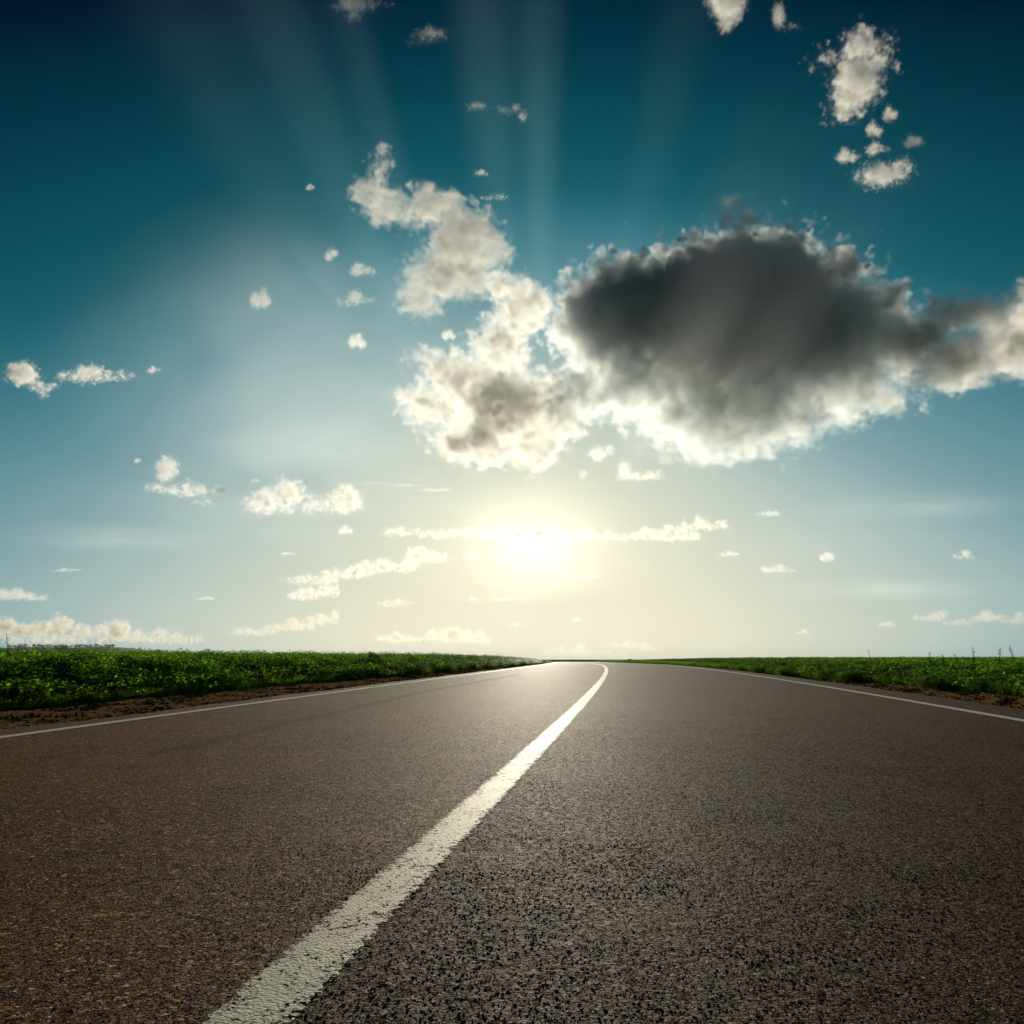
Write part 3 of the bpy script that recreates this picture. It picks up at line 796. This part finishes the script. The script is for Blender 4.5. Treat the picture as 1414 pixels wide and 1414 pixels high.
BIG = [
 ('large dark grey cloud with a glowing ragged lower rim above the sun',
  [(1000,455,165,104),(880,448,115,84),(1110,466,128,96),(1010,555,125,76),(825,455,72,58),(808,540,56,46),(1200,478,78,62),(1245,475,40,44),
   (1060,585,72,46),(930,398,80,48),(1030,388,90,50),(1120,402,60,38),(1170,535,78,46),(975,598,60,38),(890,525,90,60),(1110,578,66,40)],
  dict(tau=10, voxel=1.6, edge=.34, amp=.72, feat=.8, grad=.60, deep=1.3, inner=.8, mat=GREY, fringe=.04, heads=False)),
 ('broken cream and grey cumulus joined to the side of the big dark cloud',
  [(700,560,84,58),(640,520,62,42),(600,560,54,34),(660,605,76,38),(735,615,48,40),(690,480,50,38),(612,505,44,20),(768,560,42,50),
   (722,420,40,46),(700,450,40,30),(690,398,26,30),(575,545,36,22)],
  dict(tau=4.8, voxel=1.4, edge=.6, amp=.72, feat=1.05, inner=.75, heads=False)),
 ('bright torn cumulus climbing above the broken cloud',
  [(640,330,58,50),(600,292,50,30),(680,345,32,32),(535,292,44,30),(508,262,28,24),(525,225,17,28),(610,385,58,38),(582,412,38,28),(650,385,44,30),(560,300,34,22)],
  dict(tau=3.2, voxel=1.4, edge=.6, amp=.8, feat=1.0, inner=.8, heads=False)),
 ('long grey cloud bank with white tops running out from the big dark cloud',
  [(1300,440,60,28),(1370,425,60,28),(1330,490,90,40),(1400,480,60,46),(1270,470,45,46),(1450,440,60,60),(1240,553,32,16),(1510,480,90,60)],
  dict(tau=6, voxel=1.6, edge=.6, amp=.7, inner=.75, deep=1.0, heads=False)),
 ('tall tattered white cloud high in the darkest blue sky',
  [(1185,110,34,46),(1188,62,26,26),(1205,92,24,20),(1165,152,24,18),(1148,78,22,9),(1212,58,18,10)],
  dict(tau=3.0, voxel=1.2, edge=.8, amp=1.15, feat=1.1, inner=.8, heads=False)),
 ('white winged cloud below the tall tattered cloud', [(1222,238,38,15),(1245,228,18,12),(1205,240,20,9)], dict(tau=2.2, voxel=1.2, edge=.8, amp=1.15, feat=1.1, heads=False)),
 ('small dark wisp rising from the top of the big dark cloud', [(1010,282,26,10),(1004,298,14,16),(1000,310,10,12)], dict(tau=2.4, voxel=1.3, edge=1.0, amp=.8, dist=3600, heads=False, mat=GREY)),
 ('flat white cloud with a ragged underside standing alone in clear blue',
  [(34,518,22,18),(58,530,24,15),(62,542,9,8),(118,516,44,15),(150,517,26,13),(172,516,16,7)], dict(tau=2.4, voxel=1.1, edge=.7, amp=.95, feat=.9, inner=.75)),
 ('white cloud with an upright tower on its shoulder', [(230,648,16,20),(224,670,27,15),(258,676,28,15),(278,690,14,9)], dict(tau=2.2, voxel=1.1, edge=.7, amp=.95, feat=.9, inner=.75)),
 ('wide cream cumulus with rounded heads and a grey patch', [(372,694,36,24),(398,682,28,22),(440,694,44,20),(478,690,26,22),(495,700,12,10)],
  dict(tau=2.6, voxel=1.2, edge=.7, amp=.95, feat=.9, inner=.75)),
 ('long thin golden cloud bar lying just above the sun',
  [(556,733,26,9),(610,735,32,11),(660,732,42,13),(720,735,50,12),(790,738,42,11),(845,740,30,8)], dict(tau=3.0, voxel=1.2, edge=.6, amp=.9)),
 ('golden flat cloud at the far end of the bar above the sun', [(925,736,46,15),(970,724,36,11),(885,738,26,9)], dict(tau=2.4, voxel=1.2, edge=.6, amp=.9)),
 ('long cream cloud with grey patches slanting up toward the sun', [(430,799,38,11),(480,788,42,14),(535,777,44,17),(590,766,34,15)],
  dict(tau=3.4, voxel=1.1, edge=.7, amp=.75)),
 ('short grey cloud tucked under the slanting cream cloud', [(440,816,34,11),(420,822,22,9),(455,812,18,8)], dict(tau=2.6, voxel=1.1, edge=.7, amp=.7)),
 ('ragged bright cloud just below the big dark cloud', [(875,655,28,13),(905,657,20,8),(862,648,10,14)], dict(tau=1.6, voxel=1.1, edge=.9, amp=.8)),
 ('tiny bright shreds between the big dark cloud and the sun', [(825,628,14,12),(842,622,8,10),(805,655,7,9)], dict(tau=1.2, voxel=1.1, edge=1., amp=.9)),
 ('white cloud leaving the top of the dark blue sky', [(1005,14,26,22),(1002,36,12,14),(990,0,18,16)], dict(tau=2.2, voxel=1.3, edge=.9, amp=.8)),
 ('faint curled wisp beside the white cloud at the top', [(1076,20,10,22),(1092,36,14,7)], dict(tau=.8, voxel=1.2, edge=1.2, amp=.9)),
 ('ragged cloud scrap above the shaft-shaped haze strips', [(490,6,34,16),(488,20,14,10),(520,4,24,8)], dict(tau=1.6, voxel=1.3, edge=1.1, amp=.9)),
 ('flat pale cloud scrap above the torn cumulus', [(590,47,28,13),(575,58,14,8)], dict(tau=1.3, voxel=1.2, edge=1.1, amp=.9)),
 ('thin double wisp in the shaft-shaped haze strips', [(660,146,18,8),(700,150,18,9),(722,162,8,8)], dict(tau=.8, voxel=1.2, edge=1.2, amp=.9)),
 ('long grey and cream cloud bank resting on the field horizon by the ridge',
  [(20,866,62,19),(90,865,64,20),(150,872,50,19),(60,880,70,13)], dict(tau=3.6, voxel=1.0, edge=.6, amp=.75, inner=.5)),
 ('pale cream cloud bank on the horizon beside the long grey bank', [(200,878,44,14),(245,881,38,11)], dict(tau=1.6, voxel=1.0, edge=.6, amp=.8)),
 ('cream cloud with a low rounded top above the grey horizon bank', [(14,820,34,12),(46,824,24,7)], dict(tau=1.8, voxel=1.0, edge=.6, amp=.8)),
 ('low cream cloud with a hooked end above the field horizon', [(350,871,34,8),(400,863,38,11),(440,856,26,9),(462,850,8,9)], dict(tau=1.6, voxel=1.0, edge=.6, amp=.85)),
 ('double humped grey cloud with a bright outline on the horizon left of the sun', [(556,880,38,10),(628,877,42,14),(664,882,18,10)],
  dict(tau=2.0, voxel=1.0, edge=.6, amp=.65, inner=.4)),
 ('pale cloud bank glowing where the road meets the sky', [(760,902,28,8),(800,898,48,11),(845,901,24,8)], dict(tau=.8, voxel=1.0, edge=1.1, amp=.5)),
 ('soft pale cloud over the bushy rise beside the road', [(868,889,34,8),(890,893,24,7)], dict(tau=.9, voxel=1.0, edge=1.1, amp=.5)),
 ('low chain of cream clouds above the field opposite the ridge', [(1285,852,26,8),(1325,858,26,8),(1360,852,28,9),(1300,846,12,7)], dict(tau=1.6, voxel=1.0, edge=.9, amp=.7)),
 ('grey cream cloud at the end of the low cloud chain', [(1402,855,22,11),(1430,850,30,14)], dict(tau=2.0, voxel=1.0, edge=.8, amp=.6)),
 ('thin straight streak of cloud above the golden bar', [(520,667,24,2.5),(560,670,30,3),(600,676,24,4)], dict(tau=.7, voxel=.8, edge=1.0, amp=.7)),
]
for i, (label, blobs, kw) in enumerate(BIG):
    cloud(blobs, label, seed=i + 1, **kw)

def puffs(group, spots, **kw):
    for i, (x, y, rx, ry, label) in enumerate(spots):
        rnd = random.Random(x * 31 + y)
        bl = [(x - rx * .35, y + ry * .15, rx * .62, ry * .7), (x + rx * .35, y + ry * rnd.uniform(-.1, .3), rx * .6, ry * .6),
              (x + rx * rnd.uniform(-.25, .25), y - ry * .25, rx * .45, ry * .7)]
        cloud(bl, label, seed=100 + x + y, group=group, **kw)
puffs('scraps below the tall cloud',
      [(1212,205,18,11,'torn white scrap just above the winged cloud'),(1170,215,17,14,'torn white scrap to the sunward side of the winged cloud'),
       (1262,196,16,12,'thin white scrap at the outer tip of the winged cloud'),(1208,178,14,14,'ragged white scrap right under the tall tattered cloud'),
       (1230,158,12,14,'faint upright scrap at the foot of the tall tattered cloud')], tau=1.9, voxel=1.0, edge=.9, amp=.9)
puffs('puffs around the torn cumulus',
      [(683,271,21,8,'flat bright puff above the top of the torn cumulus'),(665,238,11,6,'tiny bright puff in the shaft of light above the torn cumulus'),
       (428,258,7,6,'tiny lone puff beside the upper arm of the torn cumulus'),(490,412,30,15,'widest puff beside the lower end of the torn cumulus'),
       (500,372,20,12,'middle sized puff above the widest puff by the torn cumulus'),(458,352,11,12,'small round puff above two larger puffs by the torn cumulus'),
       (493,470,14,15,'upright puff beneath the widest puff by the torn cumulus'),(360,412,16,20,'pale upright puff alone in the soft veil'),
       (620,462,12,10,'small puff between the torn cumulus and the broken cloud')],
      tau=1.6, voxel=1.0, edge=.9, amp=.9, dist=6800)
puffs('specks on the dark cloud top',
      [(x, y, rx, ry, 'small bright speck of cloud along the upper edge of the big dark cloud') for x, y, rx, ry in
       [(942,330,10,7),(1043,323,6,7),(1090,328,13,6),(1122,356,8,7),(1145,375,5,6),(1168,380,8,6),(1199,366,5,7),(848,346,7,5)]],
      tau=2.2, voxel=.9, edge=.8, amp=.8, dist=3300)
puffs('puffs above the open field',
      [(1062,709,18,7,'flat cream puff just past the end of the golden flat cloud'),(1073,785,28,9,'widest cream puff floating above the open field'),
       (1142,769,13,9,'rounded cream puff beside the widest puff over the field'),(1006,764,17,6,'thin cream puff beneath the golden flat cloud'),
       (1332,766,16,9,'lone cream puff high above the low cloud chain'),(1225,862,14,5,'faint low puff at the start of the low cloud chain'),
       (1110,873,9,5,'tiny faint puff low over the field near the crest')], tau=1.5, voxel=.9, edge=.8, amp=.8)
puffs('puffs close to the sun',
      [(808,796,22,6,'flat glowing puff just under the sun on the field side'),(655,827,12,5,'small glowing puff beside a longer one under the sun'),
       (698,827,19,5,'longer flat glowing puff under the sun'),(550,832,30,9,'wide glowing puff below the slanting cream cloud'),
       (650,768,14,8,'bright puff at the sunward end of the slanting cream cloud'),(795,856,10,5,'small pale puff above the end of the road'),
       (715,862,14,6,'soft pale puff low under the sun')], tau=1.1, voxel=.9, edge=.8, amp=.8)
puffs('puffs near the tower cloud',
      [(212,511,11,7,'small puff off the end of the flat white cloud'),(302,677,13,9,'small puff beside the white tower cloud'),
       (190,636,6,5,'tiny puff next to the upright tower of the tower cloud'),(478,732,13,9,'round puff under the wide cream cumulus'),
       (400,764,14,4,'faint flat puff over the slanting cream cloud'),(92,787,24,4,'faint flat streak above the low rounded cloud'),
       (285,826,16,4,'faint thin puff above the hooked cloud'),(352,664,7,5,'tiny puff on the shoulder of the wide cream cumulus')], tau=1.2, voxel=.9, edge=.9, amp=.8)

# ------------------------------------------------------------------ thin veils of haze high in the sky
def veil(name, label, px, py, rx, ry, D, deep, tau, mat, streak=None, res=56, seed=0):
    """A broad thin veil: an ellipsoid of very thin droplets; with streak, drawn out along the sunlight."""
    d = ray(px, py); t = D / d.y; k = t / F
    r = Vector((rx * k, deep, ry * k)); ctr = Vector((0, 0, EYE)) + d * t
    T = Tree(name); pos = T.n('GeometryNodeInputPosition').outputs[0]
    l = T.vec('LENGTH', T.vec('MULTIPLY', pos, Vector([1 / v for v in r])))
    base = T.math('SUBTRACT', 1.0, l, clamp=True)
    base = T.math('POWER', base, 1.5)
    rnd = random.Random(seed); off = Vector([rnd.uniform(-50, 50) for _ in range(3)])
    if streak:
        u = Vector((math.cos(SUN_AZ), -math.sin(SUN_AZ), 0)); v = u.cross(sd)
        comb = T.n('ShaderNodeCombineXYZ')
        for i_, ax in enumerate((u, v)):
            dt = T.n('ShaderNodeVectorMath', operation='DOT_PRODUCT'); T.put(dt, 0, pos); T.put(dt, 1, ax)
            T.put(comb, i_, T.math('MULTIPLY', dt.outputs['Value'], 1 / (streak[i_])))
        nz = T.n('ShaderNodeTexNoise'); T.put(nz, 'Vector', T.vec('ADD', comb.outputs[0], off)); nz.inputs['Scale'].default_value = 1.0; nz.inputs['Detail'].default_value = 3.0
        f = T.math('MULTIPLY_ADD', nz.outputs[0], 7.0, -3.3, clamp=True)
    else:
        nz = T.n('ShaderNodeTexNoise'); T.put(nz, 'Vector', T.vec('ADD', T.vec('MULTIPLY', pos, Vector([1 / (.45 * v) for v in r])), off)); nz.inputs['Scale'].default_value = 1.0; nz.inputs['Detail'].default_value = 4.0
        f = T.math('MULTIPLY_ADD', nz.outputs[0], 3.0, -.95, clamp=True)
    dn = T.math('MULTIPLY', T.math('MULTIPLY', base, f), 1000 * tau / deep)
    vc = T.n('GeometryNodeVolumeCube'); T.put(vc, 'Density', dn)
    vc.inputs['Min'].default_value = -r; vc.inputs['Max'].default_value = r
    big = max(r)
    for a_, ax in enumerate('XYZ'):
        vc.inputs['Resolution ' + ax].default_value = max(12, int(res * (r[a_] / big) ** .6))
    sm = T.n('GeometryNodeSetMaterial'); sm.inputs['Material'].default_value = mat; T.put(sm, 0, vc.outputs[0])
    go = T.n('NodeGroupOutput'); T.put(go, 0, sm.outputs[0])
    ob = bpy.data.objects.new(name, bpy.data.volumes.new(name)); C.objects.link(ob); ob.location = ctr
    ob.modifiers.new('droplets', 'NODES').node_group = T.g
    return tag(ob, label, 'cloud')
veil('cloud_veil', 'thin bright veil of haze glowing around the low sun', 738, 726, 480, 184, 16000, 3000, .013, GLOW, res=64)
veil('cloud_veil', 'soft pale veil of cloud over the blue sky beside the torn cumulus', 390, 520, 330, 290, 5200, 900, .42, VEIL, res=64, seed=2)
veil('cloud_veil', 'faint pale veil low over the field beside the wide cream cumulus', 330, 700, 420, 130, 9000, 1200, .12, VEIL, res=64, seed=5)
for x_, y_, rx_, ry_, lab_ in [(150, 745, 190, 26, 'long faint streak of haze below the white tower cloud'), (1290, 700, 190, 22, 'long faint streak of haze under the grey cloud bank'),
                               (420, 615, 190, 46, 'broad faint band of haze under the broken cloud'), (1230, 815, 220, 20, 'thin faint streak of haze above the low cloud chain')]:
    veil('cloud_veil', lab_, x_, y_, rx_, ry_, 8000, 700, .30, VEIL, res=72, seed=x_)
veil('cloud_veil', 'faint pale veil low over the open field under the cloud bank', 1180, 740, 330, 120, 9000, 1200, .09, VEIL, res=64, seed=9)
# light shafts put into the shape of level haze strips drawn along the sunlight
def bump(T, v, r):
    q = T.math('DIVIDE', v, r)
    return T.math('POWER', T.math('SUBTRACT', 1.0, T.math('MULTIPLY', q, q), clamp=True), 2.0)
def shafts(alt, reach, row, strips, mat, label):
    """strips: (column, half width in pixels, thickness) where the sight line at that row meets the haze layer."""
    mid = sum(q[0] for q in strips) / len(strips)
    d = ray(mid, row); ctr = Vector((0, 0, EYE)) + d * (alt / d.z)
    rot = Vector((math.cos(SUN_AZ), -math.sin(SUN_AZ), 0))
    T = Tree('cloud_veil'); pos = T.n('GeometryNodeInputPosition').outputs[0]
    sp = T.n('ShaderNodeSeparateXYZ'); T.put(sp, 0, pos)
    tot = None; wide = 0
    for px, w_, tau in strips:
        d = ray(px, row); p = Vector((0, 0, EYE)) + d * (alt / d.z); k = (p - cam.location).length / F * .9
        c = (p - ctr).dot(rot); wide = max(wide, abs(c) + w_ * k)
        f = T.math('MULTIPLY', bump(T, T.math('ADD', sp.outputs[0], -c), w_ * k), 1000 * tau / 300)
        tot = f if tot is None else T.math('ADD', tot, f)
    r = Vector((wide, reach, 190))
    nz = T.n('ShaderNodeTexNoise'); T.put(nz, 'Vector', T.vec('MULTIPLY', pos, Vector((1 / 260, 1 / 1500, 1 / 400)))); nz.inputs['Scale'].default_value = 1.0
    f = T.math('MULTIPLY', T.math('MULTIPLY', T.math('MULTIPLY', tot, bump(T, sp.outputs[1], r.y)), bump(T, sp.outputs[2], r.z)), T.math('MULTIPLY_ADD', nz.outputs[0], 1.6, .2))
    vc = T.n('GeometryNodeVolumeCube'); T.put(vc, 'Density', f)
    vc.inputs['Min'].default_value = -r; vc.inputs['Max'].default_value = r
    for ax, q in zip('XYZ', (210, 80, 20)): vc.inputs['Resolution ' + ax].default_value = q
    sm = T.n('GeometryNodeSetMaterial'); sm.inputs['Material'].default_value = mat; T.put(sm, 0, vc.outputs[0])
    go = T.n('NodeGroupOutput'); T.put(go, 0, sm.outputs[0])
    ob = bpy.data.objects.new('cloud_veil', bpy.data.volumes.new('cloud_veil')); C.objects.link(ob)
    ob.location = ctr; ob.rotation_euler.z = -SUN_AZ
    ob.modifiers.new('droplets', 'NODES').node_group = T.g
    return tag(ob, label, 'cloud')
shafts(2300, 3300, 200, [(345, 100, .017), (455, 66, .032), (530, 38, .026), (680, 50, .033), (745, 40, .035), (905, 50, .011)], SHAFT,
       'thin haze strips shaped as shafts of light fanning up from behind the clouds')
shafts(900, 1500, 530, [(925, 66, .055), (1020, 60, .034)], VEIL, 'thin haze strips shaped as pale light shafts across the face of the big dark cloud')

# ------------------------------------------------------------------ the hazy air near the ground
bm = bmesh.new(); bmesh.ops.create_cube(bm, size=1.0)
me = bpy.data.meshes.new('haze'); bm.to_mesh(me); bm.free()
hz = bpy.data.objects.new('haze', me); C.objects.link(hz)
hz.scale = (24600, 24600, 108); hz.location = (0, 0, 36)
hm_ = bpy.data.materials.new('hazy_air'); hm_.use_nodes = True; n_ = hm_.node_tree; n_.nodes.clear()
o_ = n_.nodes.new('ShaderNodeOutputMaterial'); pv = n_.nodes.new('ShaderNodeVolumePrincipled')
pv.inputs['Density'].default_value = .00003; pv.inputs['Anisotropy'].default_value = .1; pv.inputs['Color'].default_value = (.80, .90, 1.0, 1)
n_.links.new(pv.outputs[0], o_.inputs['Volume']); me.materials.append(hm_)
tag(hz, kind='stuff')
